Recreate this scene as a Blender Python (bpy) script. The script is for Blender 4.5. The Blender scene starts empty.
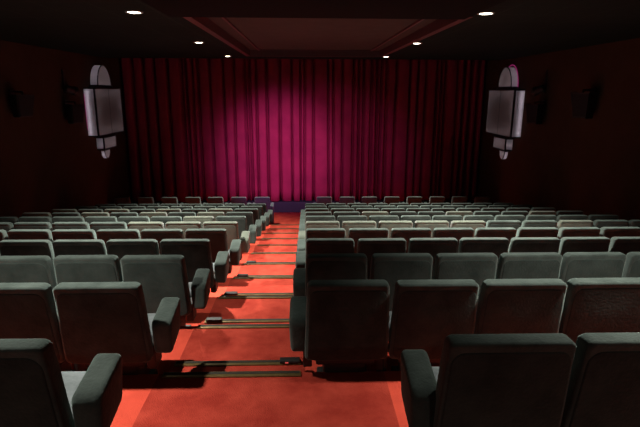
import bpy, bmesh, math, random
from mathutils import Vector, Matrix
random.seed(7)
S = bpy.context.scene
C = S.collection
PI = math.pi

# ------------------------------------------------------------------ layout (metres)
ROWS = 11                      # raked rows, the first is the one nearest the camera
D0, PITCH, DROP = 1.765, 1.107, 0.1902
WID = 0.56                     # seat spacing
TOPF = DROP * ROWS             # floor height of the nearest tier (the flat front floor is 0)
BACKH = 0.92
CAMZ = TOPF + BACKH + 0.962
XR0 = -0.0075                  # aisle side of the right block
XL0 = -1.773 * WID             # aisle side of the left block
WL, WR = -5.85, 5.92           # side walls
CEIL = CAMZ + .95
YCEIL = 15.45                 # the hall ceiling ends here; the stage behind is higher
SCEIL = CEIL + .75
YBACK, YFRONT = -2.6, 17.6
STAGE_Y, STAGE_H = 16.5, 0.37

# ------------------------------------------------------------------ materials
def mat(name):
    m = bpy.data.materials.new(name); m.use_nodes = True
    nt = m.node_tree
    return m, nt, nt.nodes['Principled BSDF']

def simple(name, col, rough=0.6, metal=0.0, spec=0.5):
    m, nt, b = mat(name)
    b.inputs['Base Color'].default_value = (*col, 1)
    b.inputs['Roughness'].default_value = rough
    b.inputs['Metallic'].default_value = metal
    b.inputs['Specular IOR Level'].default_value = spec
    return m

def noisy(name, c0, c1, scale, rough=0.9, sheen=0.0, bump=0.0, bscale=200, spec=0.2, detail=4, rnd=False, lo=0.35, hi=0.65, stint=None):
    m, nt, b = mat(name)
    N, L = nt.nodes, nt.links
    tc = N.new('ShaderNodeTexCoord')
    src = tc.outputs['Object']
    if rnd:
        oi = N.new('ShaderNodeObjectInfo')
        mul = N.new('ShaderNodeMath'); mul.operation = 'MULTIPLY'; mul.inputs[1].default_value = 37.0
        add = N.new('ShaderNodeVectorMath'); add.operation = 'ADD'
        L.new(oi.outputs['Random'], mul.inputs[0]); L.new(tc.outputs['Object'], add.inputs[0]); L.new(mul.outputs[0], add.inputs[1])
        src = add.outputs[0]
    n = N.new('ShaderNodeTexNoise'); n.inputs['Scale'].default_value = scale; n.inputs['Detail'].default_value = detail
    n.inputs['Roughness'].default_value = 0.6
    r = N.new('ShaderNodeValToRGB')
    r.color_ramp.elements[0].position = lo; r.color_ramp.elements[0].color = (*c0, 1)
    r.color_ramp.elements[1].position = hi; r.color_ramp.elements[1].color = (*c1, 1)
    L.new(src, n.inputs['Vector']); L.new(n.outputs['Fac'], r.inputs['Fac']); L.new(r.outputs['Color'], b.inputs['Base Color'])
    b.inputs['Roughness'].default_value = rough
    b.inputs['Specular IOR Level'].default_value = spec
    b.inputs['Sheen Weight'].default_value = sheen
    b.inputs['Sheen Roughness'].default_value = 0.5
    if stint: b.inputs['Sheen Tint'].default_value = (*stint, 1)
    if bump:
        n2 = N.new('ShaderNodeTexNoise'); n2.inputs['Scale'].default_value = bscale; n2.inputs['Detail'].default_value = 2
        bp = N.new('ShaderNodeBump'); bp.inputs['Strength'].default_value = bump; bp.inputs['Distance'].default_value = 0.01
        L.new(src, n2.inputs['Vector']); L.new(n2.outputs['Fac'], bp.inputs['Height']); L.new(bp.outputs['Normal'], b.inputs['Normal'])
    return m

def emit(name, col, s):
    m, nt, b = mat(name)
    b.inputs['Base Color'].default_value = (0, 0, 0, 1)
    b.inputs['Emission Color'].default_value = (*col, 1)
    b.inputs['Emission Strength'].default_value = s
    return m

M = {}
M['velvet'] = noisy('grey velvet', (.016, .0225, .0200), (.050, .0635, .0575), 6, sheen=.30, bump=.25, bscale=60, detail=8, rnd=True, stint=(.75, 1, .94), lo=.3, hi=.72)  # lighter than the back panels, brightness of lit top rims put into colour
M['velvet_shaded'] = noisy('shaded grey velvet', (.0075, .0118, .0105), (.027, .0365, .033), 6, sheen=.20, bump=.25, bscale=60, detail=8, rnd=True, stint=(.72, 1, .92), lo=.3, hi=.72)  # same cloth darkened, shade of the unlit seat backs put into its colour
M['velvet_worn'] = noisy('worn grey velvet', (.055, .068, .054), (.098, .115, .088), 7, sheen=.35, bump=.25, bscale=60, rnd=True, lo=.3, hi=.72)
M['velvet_front'] = noisy('blue grey velvet', (.036, .048, .044), (.060, .078, .072), 7, sheen=.2, rnd=True)
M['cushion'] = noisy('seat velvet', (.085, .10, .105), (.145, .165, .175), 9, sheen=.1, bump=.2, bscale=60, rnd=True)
M['black_metal'] = simple('black steel', (.012, .012, .013), .5)
M['base'] = simple('black plastic', (.015, .014, .013), .55)
M['aisle'] = noisy('crimson aisle carpet', (.29, .029, .019), (.44, .056, .035), 4.2, bump=.8, bscale=160, spec=.05, detail=12, lo=.36, hi=.66)
M['carpet'] = noisy('orange red carpet', (.55, .066, .040), (.64, .080, .048), 5, bump=.5, bscale=260, spec=.05, detail=6)
M['wall'] = noisy('dark red wall fabric', (.058, .034, .024), (.070, .040, .028), 2.0, bump=.2, bscale=90, spec=.05)
M['brass'] = noisy('brass', (.13, .09, .034), (.20, .14, .055), 12, rough=.42, spec=.5)
M['brass'].node_tree.nodes['Principled BSDF'].inputs['Metallic'].default_value = .6
M['rubber'] = simple('dark rubber', (.02, .016, .01), .8)
M['stage'] = noisy('dark navy stage front', (.028, .034, .030), (.034, .040, .036), 4, rough=.8)
M['curtain'] = noisy('crimson curtain velvet', (.235, .024, .047), (.30, .031, .058), 1.5, spec=.02)
M['coffer'] = noisy('dull rose ceiling panel', (.055, .047, .043), (.065, .055, .050), 3, rough=.8, spec=.2)
M['coffer_edge'] = simple('dark rose coffer edge', (.09, .035, .04), .6)
M['speaker'] = simple('black speaker shell', (.010, .011, .014), .5)
M['grille'] = noisy('speaker grille', (.008, .009, .012), (.016, .018, .024), 120, rough=.7)
M['trim'] = simple('light fitting rim', (.25, .24, .22), .4)
M['lens'] = emit('downlight lamp', (1.0, .90, .72), 14)
M['strip'] = emit('sconce lamp strip', (.88, .82, 1.0), 3.9)
M['neon'] = emit('magenta neon', (.9, .06, .38), .30)
M['led'] = emit('red pilot lamp', (1.0, .12, .10), .6)

# suspended ceiling tiles
m, nt, b = mat('black ceiling tiles')
N, L = nt.nodes, nt.links
tc = N.new('ShaderNodeTexCoord'); br = N.new('ShaderNodeTexBrick')
br.offset = 0; br.inputs['Scale'].default_value = 1; br.inputs['Brick Width'].default_value = .6; br.inputs['Row Height'].default_value = .6
br.inputs['Mortar Size'].default_value = .012
br.inputs['Color1'].default_value = (.0065, .015, .0135, 1); br.inputs['Color2'].default_value = (.0075, .017, .015, 1); br.inputs['Mortar'].default_value = (.014, .028, .025, 1)
L.new(tc.outputs['Object'], br.inputs['Vector']); L.new(br.outputs['Color'], b.inputs['Base Color'])
b.inputs['Roughness'].default_value = .85; b.inputs['Specular IOR Level'].default_value = .1
M['ceiling'] = m

# translucent sconce panels
m = bpy.data.materials.new('frosted sconce panel'); m.use_nodes = True
nt = m.node_tree; N, L = nt.nodes, nt.links
N.remove(N['Principled BSDF'])
t = N.new('ShaderNodeBsdfTranslucent'); t.inputs['Color'].default_value = (.80, .72, .70, 1)
d = N.new('ShaderNodeBsdfDiffuse'); d.inputs['Color'].default_value = (.30, .28, .27, 1)
mx = N.new('ShaderNodeMixShader'); mx.inputs[0].default_value = .45
L.new(t.outputs[0], mx.inputs[1]); L.new(d.outputs[0], mx.inputs[2]); L.new(mx.outputs[0], N['Material Output'].inputs['Surface'])
M['panel'] = m

def translucent(name, tc, dc):
    m = bpy.data.materials.new(name); m.use_nodes = True
    nt = m.node_tree; N, L = nt.nodes, nt.links
    N.remove(N['Principled BSDF'])
    t = N.new('ShaderNodeBsdfTranslucent'); t.inputs['Color'].default_value = (*tc, 1)
    d = N.new('ShaderNodeBsdfDiffuse'); d.inputs['Color'].default_value = (*dc, 1)
    mx = N.new('ShaderNodeMixShader'); mx.inputs[0].default_value = .45
    L.new(t.outputs[0], mx.inputs[1]); L.new(d.outputs[0], mx.inputs[2]); L.new(mx.outputs[0], N['Material Output'].inputs['Surface'])
    return m
M['panel_front'] = translucent('darker brown sconce front', (.46, .37, .33), (.18, .16, .14))  # darker, browner sheet for the front faces
# ------------------------------------------------------------------ mesh helpers
def finish(name, bm, mats, smooth=False):
    me = bpy.data.meshes.new(name)
    bmesh.ops.recalc_face_normals(bm, faces=bm.faces)
    bm.to_mesh(me); bm.free()
    for m in (mats if isinstance(mats, (list, tuple)) else [mats]): me.materials.append(m)
    if smooth:
        for p in me.polygons: p.use_smooth = True
    return me

def obj(name, me, parent=None, loc=(0, 0, 0)):
    o = bpy.data.objects.new(name, me); C.objects.link(o); o.location = loc
    if parent: o.parent = parent
    return o

def tag(o, label, cat, group=None):
    o['label'] = label; o['category'] = cat
    if group: o['group'] = group
    return o

def thing(name, label, cat, loc=(0, 0, 0), group=None, rz=0.0):
    o = bpy.data.objects.new(name, None); C.objects.link(o)
    o.empty_display_size = .1
    o.location = loc; o.rotation_euler = (0, 0, rz)
    return tag(o, label, cat, group)

def box(bm, x0, x1, y0, y1, z0, z1, mi=0, bev=0.0):
    r = bmesh.ops.create_cube(bm, size=1)
    vs = r['verts']
    for v in vs:
        v.co = Vector(((x0 + x1) / 2 + v.co.x * (x1 - x0), (y0 + y1) / 2 + v.co.y * (y1 - y0), (z0 + z1) / 2 + v.co.z * (z1 - z0)))
    fs = list({f for v in vs for f in v.link_faces})
    for f in fs: f.material_index = mi
    if bev:
        es = list({e for v in vs for e in v.link_edges})
        g = bmesh.ops.bevel(bm, geom=es, offset=bev, segments=2, affect='EDGES', profile=.6)
        for f in g['faces']: f.material_index = mi
    return vs

def tube(bm, pts, r, n=8, closed=False, mi=0):
    rings = []
    P = [Vector(p) for p in pts]
    for i, p in enumerate(P):
        a = P[(i - 1) % len(P)] if (closed or i > 0) else p
        c = P[(i + 1) % len(P)] if (closed or i < len(P) - 1) else p
        t = (c - a).normalized()
        up = Vector((0, 0, 1)) if abs(t.z) < .9 else Vector((1, 0, 0))
        u = t.cross(up).normalized(); w = t.cross(u)
        rings.append([bm.verts.new(p + r * (math.cos(2 * PI * k / n) * u + math.sin(2 * PI * k / n) * w)) for k in range(n)])
    m_ = len(rings)
    for i in range(m_ if closed else m_ - 1):
        A, B = rings[i], rings[(i + 1) % m_]
        for k in range(n):
            f = bm.faces.new((A[k], A[(k + 1) % n], B[(k + 1) % n], B[k])); f.material_index = mi
    if not closed:
        bm.faces.new(rings[0][::-1]); bm.faces.new(rings[-1])

def rrect(hw, hh, cr, n=6):
    """rounded rectangle outline"""
    cr = max(min(cr, hw * .98, hh * .98), 1e-4)
    out = []
    for cx, cy, a0 in ((hw - cr, hh - cr, 0), (-hw + cr, hh - cr, PI / 2), (-hw + cr, -hh + cr, PI), (hw - cr, -hh + cr, 3 * PI / 2)):
        for k in range(n + 1):
            a = a0 + PI / 2 * k / n
            out.append((cx + cr * math.cos(a), cy + cr * math.sin(a)))
    # extra points along the straight sides so that curved mappings bend smoothly
    res = []
    for i, p in enumerate(out):
        q = out[(i + 1) % len(out)]
        res.append(p)
        if (i + 1) % (n + 1) == 0:
            for k in range(1, 6): res.append((p[0] + (q[0] - p[0]) * k / 6, p[1] + (q[1] - p[1]) * k / 6))
    return res

def pad(bm, hw, hh, th, cr, er, mp, crown0=.0, crown1=.0, mi=0):
    """cushion: rounded rectangle of half size hw, hh and thickness th with rounded rims (er), both faces bulging by crown"""
    mn = min(hw, hh)
    fr = (.93, .75, .5, .3)
    prof = [(mn * k, 0, 0) for k in fr if mn * k > er]
    for k in range(5):
        a = PI / 2 * k / 4
        prof.append((er * (1 - math.sin(a)), er * (1 - math.cos(a)), 1))
    full = []
    for ins, d, rim in prof:
        full.append((ins, (d if rim else -crown0 * (1 - (1 - (ins - er) / (mn - er)) ** 2))))
    back = []
    for ins, d, rim in reversed(prof):
        back.append((ins, th - d if rim else th + crown1 * (1 - (1 - (ins - er) / (mn - er)) ** 2)))
    rings = []
    for ins, d in full + back:
        o = rrect(hw - ins, hh - ins, max(cr - ins, .25 * (mn - ins)) if cr - ins < .25 * (mn - ins) and ins > er else cr - ins)
        rings.append([bm.verts.new(Vector(mp(a, b, d))) for a, b in o])
    n = len(rings[0])
    for A, B in zip(rings[:-1], rings[1:]):
        for k in range(n):
            f = bm.faces.new((A[k], A[(k + 1) % n], B[(k + 1) % n], B[k])); f.material_index = mi
    for R in (rings[0][::-1], rings[-1]):
        f = bm.faces.new(R); f.material_index = mi

def struct(name, bm, m, smooth=False):
    o = obj(name, finish(name, bm, m, smooth)); o['kind'] = 'structure'
    return o

# ------------------------------------------------------------------ room shell
def tier_z(i): return TOPF - DROP * i          # floor height of row i (0 = nearest)
def edge_y(i): return 3.10 + PITCH * i         # step edge in front of row i

bm = bmesh.new()
AL, AR = -1.00, 0.0
def quad(pts, mi):
    f = bm.faces.new([bm.verts.new(Vector(p)) for p in pts]); f.material_index = mi
def flat(x0, x1, y0, y1, z, mi): quad([(x0, y0, z), (x1, y0, z), (x1, y1, z), (x0, y1, z)], mi)
def riser(x0, x1, y, z0, z1, mi): quad([(x0, y, z0), (x1, y, z0), (x1, y, z1), (x0, y, z1)], mi)
HALF = .31
for i in range(ROWS):
    y0 = YBACK if i == 0 else edge_y(i - 1)
    y1 = edge_y(i); z = tier_z(i); zn = tier_z(i + 1); zh = (z + zn) / 2
    ar = .545 if i == 0 else AR
    flat(WL, AL, y0, y1, z, 1); flat(ar, WR, y0, y1, z, 1)
    flat(AL, ar, y0 if i == 0 else y0 + HALF, y1, z, 0)
    if i > 0:
        zhp = z + DROP / 2
        flat(AL, AR, y0, y0 + HALF, zhp, 0)
        riser(AL, AR, y0 + HALF, z, zhp, 0)
        for x in (AL, AR): quad([(x, y0, z), (x, y0 + HALF, z), (x, y0 + HALF, zhp), (x, y0, zhp)], 0)
    riser(WL, AL, y1, zn, z, 1); riser(AR, WR, y1, zn, z, 1)
    riser(AL, AR, y1, zh, z, 0)
yl = edge_y(ROWS - 1)
flat(WL, AL, yl, YFRONT, 0, 1); flat(AR, WR, yl, YFRONT, 0, 1); flat(AL, AR, yl + HALF, YFRONT, 0, 0)
flat(AL, AR, yl, yl + HALF, DROP / 2, 0); riser(AL, AR, yl + HALF, 0, DROP / 2, 0)
for x in (AL, AR): quad([(x, yl, 0), (x, yl + HALF, 0), (x, yl + HALF, DROP / 2), (x, yl, DROP / 2)], 0)
# slab under the tiers
struct('floor', bm, [M['aisle'], M['carpet']])

for nm, x0, x1, y0, y1 in (('wall_left', WL - .15, WL, YBACK, YFRONT), ('wall_right', WR, WR + .15, YBACK, YFRONT),
                           ('wall_back', WL - .15, WR + .15, YBACK - .15, YBACK), ('wall_front', WL - .15, WR + .15, YFRONT, YFRONT + .15)):
    bm = bmesh.new(); box(bm, x0, x1, y0, y1, 0, SCEIL + .1); struct(nm, bm, M['wall'])

# ceiling with a shallow recess over the aisle
CX0, CX1, CY0, CY1, CD = -1.49, 2.08, 6.88, 14.35, .15
bm = bmesh.new()
box(bm, WL, CX0, YBACK, YCEIL, CEIL, CEIL + .3); box(bm, CX1, WR, YBACK, YCEIL, CEIL, CEIL + .3)
box(bm, CX0, CX1, YBACK, CY0, CEIL, CEIL + .3); box(bm, CX0, CX1, CY1, YCEIL, CEIL, CEIL + .3)
box(bm, WL, WR, YCEIL - .1, YCEIL, CEIL + .3, SCEIL); box(bm, WL, WR, YCEIL - .1, YFRONT, SCEIL, SCEIL + .1)
struct('ceiling', bm, M['ceiling'])
bm = bmesh.new(); box(bm, CX0, CX1, CY0, CY1, CEIL + CD, CEIL + .3)
struct('ceiling_recess', bm, M['coffer'])
bm = bmesh.new(); w = .05
for a in ((CX0 - .10, CX0 + .012, CY0 - .1, CY1 + .1), (CX1 - .012, CX1 + .10, CY0 - .1, CY1 + .1)): box(bm, *a, CEIL - .004, CEIL + CD, 0)
for a in ((CX0, CX1, CY0 - .10, CY0 + .012), (CX0, CX1, CY1 - .012, CY1 + .10)): box(bm, *a, CEIL - .004, CEIL + CD, 0)
struct('trim_1', bm, M['coffer_edge'])
bm = bmesh.new()
for a in ((CX0 + .26, CX0 + .30, CY0 + .3, CY1 - .3), (CX1 - .30, CX1 - .26, CY0 + .3, CY1 - .3), (CX0 + .26, CX1 - .26, CY0 + .26, CY0 + .30), (CX0 + .26, CX1 - .26, CY1 - .30, CY1 - .26)):
    box(bm, *a, CEIL + CD - .03, CEIL + CD, 0)
struct('trim_2', bm, M['coffer_edge'])
# dark dropped beam nearer than the recess
bm = bmesh.new(); box(bm, CX0 - .2, CX1 - .02, 4.6, 6.765, CEIL - .04, CEIL + .02, 0, .01)
struct('ceiling_beam', bm, simple('matt black beam', (.004, .005, .005), .9, 0, .1))

# ------------------------------------------------------------------ stage and curtain
bm = bmesh.new()
box(bm, WL + .01, WR - .01, STAGE_Y, YFRONT - .01, .004, STAGE_H, 0, .008)
tag(obj('stage_platform', finish('stage_platform', bm, M['stage'])), 'low dark navy stage running across the foot of the red curtain', 'stage')

def curtain(x0, x1, seed):
    rnd = random.Random(seed)
    xs = [x0]
    while xs[-1] < x1: xs.append(xs[-1] + rnd.choice((.16, .22, .28, .34, .40)) * rnd.uniform(.85, 1.15))
    xs[-1] = x1
    amp = [rnd.uniform(.20, .30) for _ in xs]
    vw = [rnd.uniform(.045, .085) for _ in xs]
    drift = [rnd.uniform(-.10, .10) for _ in xs]
    z0, z1 = STAGE_H + .015, CEIL + .55
    NZ, NS = 14, 18
    bm = bmesh.new(); grid = []
    for j in range(NZ + 1):
        t = j / NZ; row = []
        for i in range(len(xs) - 1):
            a, c = xs[i], xs[i + 1]
            for k in range(NS):
                u = .5 - .5 * math.cos(PI * k / NS)
                e = min(1, min(u, 1 - u) * (c - a) / vw[i])     # broad panel, narrow deep valley
                s = .84 * e * e * (3 - 2 * e) + .16 * math.sin(PI * u)
                A = amp[i] * (.75 + .25 * (1 - t))
                lean = drift[i] * (1 - t) + (drift[i + 1] - drift[i]) * u * (1 - t)
                row.append(bm.verts.new((a + (c - a) * u + lean * .6 * min(1, min(a - x0, x1 - c) + .1), 16.78 - A * s * min(1, (c - a) / .2), z0 + (z1 - z0) * t)))
        row.append(bm.verts.new((x1, 16.78, z0 + (z1 - z0) * t)))
        grid.append(row)
    for A, B in zip(grid[:-1], grid[1:]):
        for k in range(len(A) - 1): bm.faces.new((A[k], A[k + 1], B[k + 1], B[k]))
    me = finish('stage_curtain', bm, M['curtain'], True)
    o = obj('stage_curtain', me)
    md = o.modifiers.new('thickness', 'SOLIDIFY'); md.thickness = .006; md.offset = 1
    return o
tag(curtain(WL + .02, WR - .02, 11), 'floor to ceiling crimson velvet stage curtain in deep vertical folds', 'curtain')

# ------------------------------------------------------------------ step nosings and step lights
ORD = ['nearest', 'second', 'third', 'fourth', 'fifth', 'sixth', 'seventh', 'eighth', 'ninth', 'tenth', 'eleventh']
def nosing_mesh():
    bm = bmesh.new(); x0, x1 = AL + .03, AR - .03
    box(bm, x0, x1, -.058, .006, .0, .010, 0, .002)
    box(bm, x0, x1, .0, .006, -.035, .002, 0)
    return finish('step_nosing', bm, M['brass'])
def grip_mesh():
    bm = bmesh.new()
    box(bm, AL + .04, AR - .04, -.030, -.014, .0095, .0125)
    box(bm, AL + .04, AR - .04, -.009, .0005, .0095, .0115)
    return finish('grip_strip', bm, M['rubber'])
nm_, gm_ = nosing_mesh(), grip_mesh()
for i in range(ROWS):
    y, z = edge_y(i), tier_z(i)
    for k, nm in ((0, 'upper'), (1, 'lower')):
        t = tag(obj('step_nosing', nm_, None, (0, y + k * HALF, z - k * DROP / 2 + .001)),
                f'brass edge strip on the {nm} step of the {ORD[i]} aisle stair pair', 'step nosing', 'brass step edges down the aisle')
        obj('grip_strip', gm_, t)
def step_light_mesh():
    bm = bmesh.new()
    box(bm, -.075, .075, -.03, .03, 0, .022, 0, .006)
    for sx in (-.04, 0, .04): box(bm, sx - .012, sx + .012, -.0335, -.029, .005, .016, 0)
    return finish('step_light', bm, M['base'])
slm = step_light_mesh()
bm = bmesh.new(); box(bm, -.034, -.010, -.036, -.033, .006, .014); lnm = finish('pilot_lamp', bm, M['led'])
for i in range(5):
    x = AR - .115 if i == 0 else AL + .12
    t = tag(obj('step_light', slm, None, (x, edge_y(i) + HALF - .028, tier_z(i) - DROP / 2 + .0145)),
            f'small black step light box at the {"right" if i == 0 else "left"} end of the {ORD[i]} stair pair', 'step light', 'step lights')
    if i == 0: obj('pilot_lamp', lnm, t)

# ------------------------------------------------------------------ seats
def back_map(zc):
    def mp(a, b, d):
        z = zc + b
        h = (.92 - z)                      # distance below the top edge
        lean = .02 + .11 * h + .05 * h * h  # reclined: lower end sits further forward
        if h < .10: lean -= .018 * (1 - h / .10) ** 2
        wide = 1 + .07 * min(1, max(0, h / .5))
        return (a * wide, lean + d, z)
    return mp
def back_mesh(hw, m):
    bm = bmesh.new()
    pad(bm, hw, .287, .105, .036, .022, back_map(.633), .0, .02)
    # thick roll along the top edge
    return finish('backrest', bm, m, True)
def panel_mesh(hw, m):
    bm = bmesh.new()
    pad(bm, hw - .014, .262, .022, .055, .009, lambda a, b, d: back_map(.614)(a, b, d - .006), .005, 0)
    return finish('back_panel', bm, m, True)
def cushion_mesh(hw):
    bm = bmesh.new()
    def mp(a, b, d): return (a, .385 + b, .33 + d + .03 * (b + .22))
    pad(bm, hw, .235, .13, .05, .035, mp, 0, .018)
    return finish('seat_cushion', bm, M['cushion'], True)
def arm_mesh(wd, m, long=.305, deep=.24, y0=.125, top=.655):
    """padded end arm: block whose underside tapers towards the front"""
    bm = bmesh.new(); hw, hh = long / 2, deep / 2
    def mp(a, b, d):
        t = (b + hh) / deep                                   # 0 bottom, 1 top
        y = y0 + hw + a
        z = top - hh + b
        z += (1 - t) * .03 * (a / hw)                          # underside rises to the front
        y -= (1 - t) * .04 * max(0, a / hw)
        x = (d - wd / 2) * (1 - .12 * (1 - t))
        return (x, y, z + .032 * t * (a / hw))
    pad(bm, hw, hh, wd, .042, .028, mp, .006, .006)
    return finish('armrest', bm, m, True)
def post_mesh():
    bm = bmesh.new()
    box(bm, -.03, .03, .16, .30, .27, .44, 0, .008)
    return finish('arm_post', bm, M['base'])
def slim_arm_mesh():
    bm = bmesh.new()
    def mp(a, b, d): return (d - .0175, .36 + a, .585 + b)
    pad(bm, .15, .032, .035, .02, .012, mp)
    return finish('armrest', bm, M['base'], True)
def side_panel_mesh():
    bm = bmesh.new()
    box(bm, -.014, .014, .235, .52, .0, .558, 0, .008)  # arm support added as a full panel to block light between seats
    return finish('side_panel', bm, M['base'])
SPM = side_panel_mesh()
def pedestal_mesh(hw):
    bm = bmesh.new()
    box(bm, -hw, hw, .19, .56, .265, .325, 0, .015)           # seat pan
    box(bm, -hw * .72, hw * .72, .22, .46, .07, .27, 0, .02)  # stem
    box(bm, -hw * .93, hw * .93, .20, .50, 0, .075, 0, .012)  # floor plate
    return finish('pedestal', bm, M['base'])

BM = {k: back_mesh(.2575, M[k]) for k in ('velvet', 'velvet_worn')}
PM = {k: panel_mesh(.2575, M[m]) for k, m in (('velvet', 'velvet_shaded'), ('velvet_worn', 'velvet_worn'))}
CM = cushion_mesh(.243)
AM = {k: arm_mesh(.132, M[k]) for k in ('velvet', 'velvet_worn')}
POM = post_mesh(); SAM = slim_arm_mesh(); PEM = pedestal_mesh(.20)
rs = random.Random(3)
def seat(loc, label, group, cloth, end=0, far=1):
    """end: side (-1 / +1) of the padded aisle arm, 0 for none; far: side of the slim shared arm"""
    t = thing('cinema_seat', label, 'seat', loc, group, rs.uniform(-.008, .008))
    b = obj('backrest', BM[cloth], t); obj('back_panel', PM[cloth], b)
    b.rotation_euler.x = rs.uniform(-.008, .008)
    obj('seat_cushion', CM, t); obj('pedestal', PEM, t)
    if end:
        a = obj('armrest', AM[cloth], t, (end * (WID / 2 + (.066 if end > 0 else .030)), 0, 0))
        obj('arm_post', POM, a, (-end * (.089 if end > 0 else .053), 0, 0))
    obj('armrest', SAM, t, (far * WID / 2, 0, 0)); obj('side_panel', SPM, t, (far * WID / 2, 0, 0))
    return t

CARD = ['aisle', 'second', 'third', 'fourth', 'fifth', 'sixth', 'seventh', 'eighth', 'ninth', 'tenth']
# lens geometry, used here only to leave out the seats that are far outside the photograph
F, PIT, YAW, ROLL = 500.0, .23838, .03153, .00402
fw = Vector((math.sin(YAW) * math.cos(PIT), math.cos(YAW) * math.cos(PIT), -math.sin(PIT)))
r0 = Vector((math.cos(YAW), -math.sin(YAW), 0)); u0 = r0.cross(fw)
RT = math.cos(ROLL) * r0 + math.sin(ROLL) * u0; UP = -math.sin(ROLL) * r0 + math.cos(ROLL) * u0
cam_loc = Vector((0, 0, CAMZ))
def inside(x, y, z, w=.3):
    for dx in (-w, w):
        for dz in (.9, .1):
            for dy in (0, .5):
                v = Vector((x + dx, y + dy, z + dz)) - cam_loc
                c = v.dot(fw)
                if c > .2:
                    px, py = 320 + F * v.dot(RT) / c, 213.5 - F * v.dot(UP) / c
                    if -110 < px < 750 and -2 < py < 500: return True
    return False

for i in range(ROWS):
    y, z = D0 + PITCH * i, tier_z(i)
    nearest = 'row nearest the camera' if i == 0 else f'{ORD[i]} row from the camera'
    for k in range(10):
        if i == 0 and k == 0: continue
        x = XR0 + (k + .5) * WID
        if not inside(x, y, z): continue
        first = (k == (1 if i == 0 else 0))
        n = k - (1 if i == 0 else 0)
        lab = (f'grey seat with padded end arm, {nearest}, right of aisle' if first
               else f'grey velvet seat, {CARD[n]} from the aisle, {nearest}, right of aisle')
        cloth = 'velvet_worn' if i in (5, 7) and (k * 7 + i) % 3 == 0 else 'velvet'
        if i == 5 and k in (0, 1, 2, 3): cloth = 'velvet_worn'
        seat((x, y, z), lab, f'seats in the {nearest}', cloth, -1 if first else 0, 1)
    for k in range(8):
        x = XL0 - .0056 - (k + .5) * WID
        if not inside(x, y, z): continue
        lab = (f'grey seat with padded end arm, {nearest}, left of aisle' if k == 0
               else f'grey velvet seat, {CARD[k]} from the aisle, {nearest}, left of aisle')
        cloth = 'velvet_worn' if (i == 5 and k in (0, 1, 2)) or (i in (7, 8) and k % 2 == 1) or (i == 6 and k == 1) else 'velvet'
        seat((x, y, z), lab, f'seats in the {nearest}', cloth, 1 if k == 0 else 0, -1)

# loose armchairs on the flat floor in front of the stage
BF, PF, CF, AF, PEF = back_mesh(.222, M['velvet_front']), panel_mesh(.222, M['velvet_front']), cushion_mesh(.215), arm_mesh(.10, M['velvet_front'], top=.65, deep=.56), pedestal_mesh(.17)
def px_to_x(px, d): return (px - 320) * (d * .9717 + 3.1 * .2362) / F + d * .0315
YF = 14.62
spots = [(262.2, 'left', 0), (238.7, 'left', 1), (215.5, 'left', 2), (193, 'left', 3), (170, 'left', 4), (146.5, 'left', 5), (123.4, 'left', 6),
         (324.2, 'right', 0), (347.4, 'right', 1), (369.8, 'right', 2), (392.7, 'right', 3), (415.6, 'right', 4), (438.7, 'right', 5), (461.5, 'right', 6), (485, 'right', 7)]
for px, side, n in spots:
    pos = 'beside the aisle' if n == 0 else f'{CARD[n]} from the aisle'
    t = thing('armchair', f'dark armchair before the stage, {pos}, on the {side}', 'armchair', (px_to_x(px, YF), YF, 0), 'front row armchairs by the stage', rs.uniform(-.02, .02))
    b = obj('backrest', BF, t); obj('back_panel', PF, b)
    obj('seat_cushion', CF, t); obj('pedestal', PEF, t)
    for s in (-1, 1): obj('armrest', AF, t, (s * .275, 0, 0))

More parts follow.
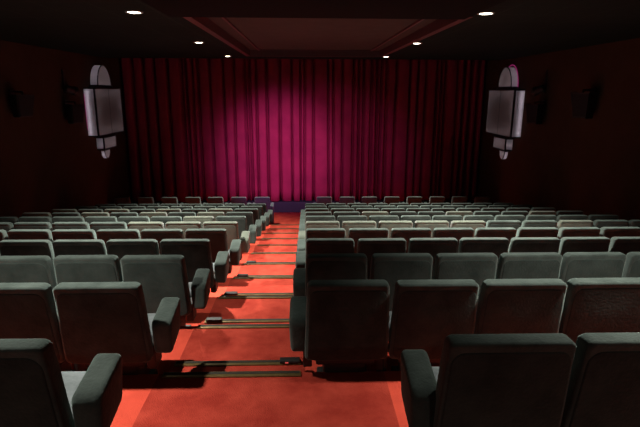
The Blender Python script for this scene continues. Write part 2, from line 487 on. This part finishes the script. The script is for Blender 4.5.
# ------------------------------------------------------------------ wall sconces
def sconce(wall_x, s, yc, label):
    """s: direction from the wall into the room"""
    t = thing('wall_sconce', label, 'wall light', (wall_x, yc, 3.40))
    def P(x, y, z): return (s * x, y, z)
    def shell(hw, z0, z1, dep, x0=.0):
        bm = bmesh.new()
        A = [(0 + x0, -hw), (dep, -hw), (dep, hw), (x0, hw)]
        lo = [bm.verts.new(P(a, b, z0)) for a, b in A]; hi = [bm.verts.new(P(a, b, z1)) for a, b in A]
        for k in range(3): bm.faces.new((lo[k], lo[k + 1], hi[k + 1], hi[k])).material_index = int(k == 1)
        bm.faces.new(lo); bm.faces.new(hi)
        return finish('shade', bm, [M['panel'], M['panel_front']])
    def frame(hw, z0, z1, dep, b=.022, mid=False):
        bm = bmesh.new()
        def bx(xa, xb, ya, yb, za, zb): box(bm, min(s * xa, s * xb), max(s * xa, s * xb), ya, yb, za, zb)
        for sy in (-1, 1):
            bx(dep - b, dep + .006, sy * hw - b, sy * hw + b, z0 - .01, z1 + .01)
            for z in (z0, z1): bx(.0, dep + .006, sy * hw - b / 2, sy * hw + b / 2, z - .018, z + .018)
        for z in (z0, z1): bx(dep - b, dep + .006, -hw, hw, z - .018, z + .018)
        if mid: bx(dep - .001, dep + .003, -.005, .005, z0, z1)
        return finish('frame', bm, M['black_metal'])
    def strips(hw, z0, z1, x, ins, r=.008):
        bm = bmesh.new()
        ya, yb, za, zb = -hw + ins, hw - ins, z0 + ins, z1 - ins
        tube(bm, [P(x, ya, za), P(x, ya, zb)], r, 6); tube(bm, [P(x, yb, za), P(x, yb, zb)], r, 6)
        tube(bm, [P(x, ya, za), P(x, yb, za)], r, 6); tube(bm, [P(x, ya, zb), P(x, yb, zb)], r, 6)
        return finish('light_strip', bm, M['strip'])
    # main box
    B = (.955, -.62, .65, .29)
    o = obj('box_shade', shell(*B), t); obj('frame', frame(*B, b=.03, mid=True), o); obj('light_strip', strips(B[0], B[1], B[2], .075, .04), o)
    # small box below
    B = (.46, -1.03, -.70, .21)
    o = obj('lower_shade', shell(*B), t); obj('frame', frame(*B), o); obj('light_strip', strips(B[0], B[1], B[2], .11, .08, .006), o)
    # solid plates that join the sections
    for z0, z1, hw, dep in ((-.70, -.62, .60, .20), (.65, .73, .62, .20), (-1.09, -1.03, .30, .13)):
        bm = bmesh.new()
        box(bm, min(0, s * dep), max(0, s * dep), -hw, hw, z0 + .012, z1 - .012)
        obj('joining_plate', finish('joining_plate', bm, M['black_metal']), t)
    # half round ends
    def half(name, R, H, z0, dep, sg, r):
        bm = bmesh.new(); n = 20
        pts = [(-R * math.cos(PI * k / n), z0 + sg * H * math.sin(PI * k / n)) for k in range(n + 1)]
        f = [bm.verts.new(P(dep, a, b)) for a, b in pts]; bk = [bm.verts.new(P(0, a, b)) for a, b in pts]
        bm.faces.new(f).material_index = 1
        for k in range(n): bm.faces.new((f[k], f[k + 1], bk[k + 1], bk[k]))
        bm.faces.new((f[0], bk[0], bk[-1], f[-1]))
        o = obj(name, finish('shade', bm, [M['panel'], M['panel_front']]), t)
        bm = bmesh.new()
        tube(bm, [P(dep, a, b) for a, b in pts], r * 1.6, 6)
        tube(bm, [P(dep, -R, z0), P(dep, R, z0)], r * 1.6, 6)
        tube(bm, [P(0.01, -R, z0), P(dep, -R, z0)], r * 1.4, 6); tube(bm, [P(0.01, R, z0), P(dep, R, z0)], r * 1.4, 6)
        obj('frame', finish('frame', bm, M['black_metal']), o)
        bm = bmesh.new()
        k0 = .80
        tube(bm, [P(dep * .5, -R * k0 * math.cos(PI * k / n), z0 + sg * (.02 + (H - .02) * k0 * math.sin(PI * k / n))) for k in range(n + 1)], r * .7, 6)
        tube(bm, [P(dep * .5, -R * k0, z0 + sg * .06), P(dep * .5, R * k0, z0 + sg * .06)], r * .7, 6)
        obj('light_strip', finish('light_strip', bm, M['strip']), o)
        return pts
    half('dome_shade', .48, .55, .73, .20, 1, .010)
    half('tip_shade', .20, .24, -1.09, .10, -1, .007)
    # magenta tube round the back of the dome
    bm = bmesh.new()
    if s < 0: tube(bm, [P(.03, -.52 * math.cos(PI * k / 24), .73 + .61 * math.sin(PI * k / 24)) for k in range(25)], .010, 6)
    else: tube(bm, [P(.012, -.985, -.45), P(.012, -.985, .5)], .005, 6)
    obj('neon_tube', finish('neon_tube', bm, M['neon']), t)
sconce(WL, 1, 14.80, 'stepped frosted glass wall sconce with domed top on the left wall')
sconce(WR, -1, 14.58, 'stepped frosted glass wall sconce with domed top on the right wall')

# ------------------------------------------------------------------ surround loudspeakers and spotlights on the side walls
def speaker(wall_x, s, y, zt, h, w, label):
    t = thing('wall_speaker', label, 'loudspeaker', (wall_x, y, zt - h), 'black speakers on the side walls')
    bm = bmesh.new()
    vs = box(bm, 0, 1, -.5, .5, 0, 1)
    for v in vs:
        X, Y, Z = v.co
        ww = w * (.72 + .28 * Z)
        v.co = (s * (.06 + X * (.16 + .06 * Z)), Y * ww * (1 - .12 * X), Z * h)
    bmesh.ops.bevel(bm, geom=list(bm.edges), offset=.012, segments=2, affect='EDGES')
    rot = -s * math.radians(24)
    obj('cabinet', finish('cabinet', bm, M['speaker']), t, (s * .09, 0, 0)).rotation_euler.z = rot
    bm = bmesh.new()
    vs = box(bm, 0, 1, -.5, .5, .06, .94)
    for v in vs:
        X, Y, Z = v.co
        ww = w * (.72 + .28 * Z)
        v.co = (s * (.06 + (.16 + .06 * Z) + .008 * X), Y * ww * .80, Z * h)
    obj('grille', finish('grille', bm, M['grille']), t, (s * .09, 0, 0)).rotation_euler.z = rot
    bm = bmesh.new()
    box(bm, min(0, s * .015), max(0, s * .015), -.07, .07, h * .3, h + .10)
    box(bm, min(0, s * .2), max(0, s * .2), -.025, .025, h * .5, h * .6)
    box(bm, min(0, s * .24), max(0, s * .24), -.02, .02, h + .04, h + .07)
    box(bm, min(s * .21, s * .24), max(s * .21, s * .24), -.02, .02, h - .02, h + .06)
    obj('bracket', finish('bracket', bm, M['black_metal']), t)
speaker(WL, 1, 10.45, 3.90, .44, .46, 'larger black speaker on the left wall, nearer the camera')
speaker(WL, 1, 12.75, 3.66, .46, .46, 'black speaker hung on the left wall just before the sconce')
speaker(WR, -1, 10.35, 3.98, .50, .48, 'larger black speaker on the right wall, nearer the camera')
speaker(WR, -1, 12.5, 3.70, .46, .44, 'black speaker hung on the right wall just before the sconce')
def wall_spot(wall_x, s, y, z, label):
    t = thing('wall_spotlight', label, 'spotlight', (wall_x, y, z), 'black spotlights above the far wall speakers')
    bm = bmesh.new()
    box(bm, min(0, s * .02), max(0, s * .02), -.05, .05, -.10, .46)
    tube(bm, [(0, 0, 0), (s * .12, 0, 0)], .02, 8)
    obj('bracket', finish('bracket', bm, M['black_metal']), t)
    bm = bmesh.new()
    a = Vector((s * .10, -.18, .03)); b = Vector((s * .16, .20, -.05))
    d = (b - a).normalized(); u = d.cross(Vector((0, 0, 1))).normalized(); w = d.cross(u)
    rings = []
    for k, r in ((0, .06), (.12, .085), (.75, .085), (.8, .105), (1, .115)):
        p = a + (b - a) * k
        rings.append([bm.verts.new(p + r * (math.cos(q * PI / 8) * u + math.sin(q * PI / 8) * w)) for q in range(16)])
    for A, B in zip(rings[:-1], rings[1:]):
        for q in range(16): bm.faces.new((A[q], A[(q + 1) % 16], B[(q + 1) % 16], B[q]))
    bm.faces.new(rings[0][::-1]); bm.faces.new(rings[-1])
    obj('lamp_housing', finish('lamp_housing', bm, M['speaker']), t)
wall_spot(WL, 1, 12.75, 4.02, 'black spotlight on a bracket above a speaker on the left wall')
wall_spot(WR, -1, 12.5, 4.06, 'black spotlight on a bracket above a speaker on the right wall')

# ------------------------------------------------------------------ recessed downlights
def rim_mesh():
    bm = bmesh.new(); n = 28; rings = []
    for r, z in ((.108, .0), (.105, -.010), (.090, -.012), (.083, .0)):
        rings.append([bm.verts.new((r * math.cos(2 * PI * k / n), r * math.sin(2 * PI * k / n), z)) for k in range(n)])
    for A, B in zip(rings[:-1], rings[1:]):
        for k in range(n): bm.faces.new((A[k], A[(k + 1) % n], B[(k + 1) % n], B[k]))
    return finish('rim', bm, M['trim'], True)
def lens_mesh():
    bm = bmesh.new(); n = 28
    a = [bm.verts.new((.083 * math.cos(2 * PI * k / n), .083 * math.sin(2 * PI * k / n), -.004)) for k in range(n)]
    b = [bm.verts.new((.05 * math.cos(2 * PI * k / n), .05 * math.sin(2 * PI * k / n), -.012)) for k in range(n)]
    for k in range(n): bm.faces.new((a[k], a[(k + 1) % n], b[(k + 1) % n], b[k]))
    bm.faces.new(b)
    return finish('lamp_lens', bm, M['lens'], True)
rm, lm = rim_mesh(), lens_mesh()
POW = {-1: 85, 0: 640, 1: 1800, 2: 1550, 3: 1500}  # the weak pair behind the camera is added fill for dark seat backs
CONE = {-1: 110, 0: 94, 1: 108, 2: 98, 3: 82}
AIM = {-1: 22, 0: 1, 1: 0, 2: -9, 3: -14}
for side, x in (('left', -2.09), ('right', 2.235)):
    for k in range(-1, 4):
        y = 2.76 + 3.875 * k - (.15 if side == 'right' else 0)
        pos = ('nearest the camera', 'second from the camera', 'third from the camera', 'closest to the curtain', 'unseen fill added behind the camera')[k]
        t = thing('ceiling_downlight', f'round recessed white ceiling downlight, {side} row, {pos}', 'ceiling light', (x, y, CEIL), 'ceiling downlights')
        obj('rim', rm, t); obj('lamp_lens', lm, t)
        l = bpy.data.lights.new('downlight', 'SPOT'); l.energy = POW[k]; l.color = (1.0, .95, .83)
        l.spot_size = math.radians(CONE[k]); l.spot_blend = .75; l.shadow_soft_size = .05
        bo = obj('bulb', l, t, (0, 0, -.03)); bo.rotation_euler.x = math.radians(AIM[k])

# magenta stage lamp, hidden in the ceiling recess and aimed at the curtain
def spot(name, loc, target, energy, col, size, blend, soft):
    l = bpy.data.lights.new(name, 'SPOT'); l.energy = energy; l.color = col
    l.spot_size = math.radians(size); l.spot_blend = blend; l.shadow_soft_size = soft
    o = obj(name, l, None, loc)
    o.rotation_euler = (Vector(target) - Vector(loc)).to_track_quat('-Z', 'Y').to_euler()
    return o
o = spot('curtain_spotlight', (-.75, 6.825, CEIL - .03), (-.82, 16.7, 1.75), 4700, (.74, .28, .98), 28, 1.0, .05)
o = spot('curtain_spotlight', (-.35, 6.825, CEIL - .03), (-.10, 16.7, 1.9), 1500, (.80, .26, .85), 50, 1.0, .05)
o.scale = (1, .60, 1)

# ------------------------------------------------------------------ world, camera, view
w = bpy.data.worlds.new('World'); S.world = w; w.use_nodes = True
w.node_tree.nodes['Background'].inputs['Color'].default_value = (0, 0, 0, 1)
cd = bpy.data.cameras.new('Camera'); cam = bpy.data.objects.new('Camera', cd); C.objects.link(cam)
cd.sensor_fit = 'HORIZONTAL'; cd.sensor_width = 36; cd.lens = F * 36 / 640
cd.clip_start = .05
cam.matrix_world = Matrix(((RT.x, UP.x, -fw.x, 0), (RT.y, UP.y, -fw.y, 0), (RT.z, UP.z, -fw.z, CAMZ), (0, 0, 0, 1)))
S.camera = cam
S.view_settings.view_transform = 'Standard'; S.view_settings.look = 'None'
S.view_settings.exposure = 0; S.view_settings.gamma = 1; S.view_settings.use_curve_mapping = False
S.cycles.use_denoising = True
S.cycles.max_bounces = 6; S.cycles.diffuse_bounces = 1
S.cycles.sample_clamp_indirect = 4
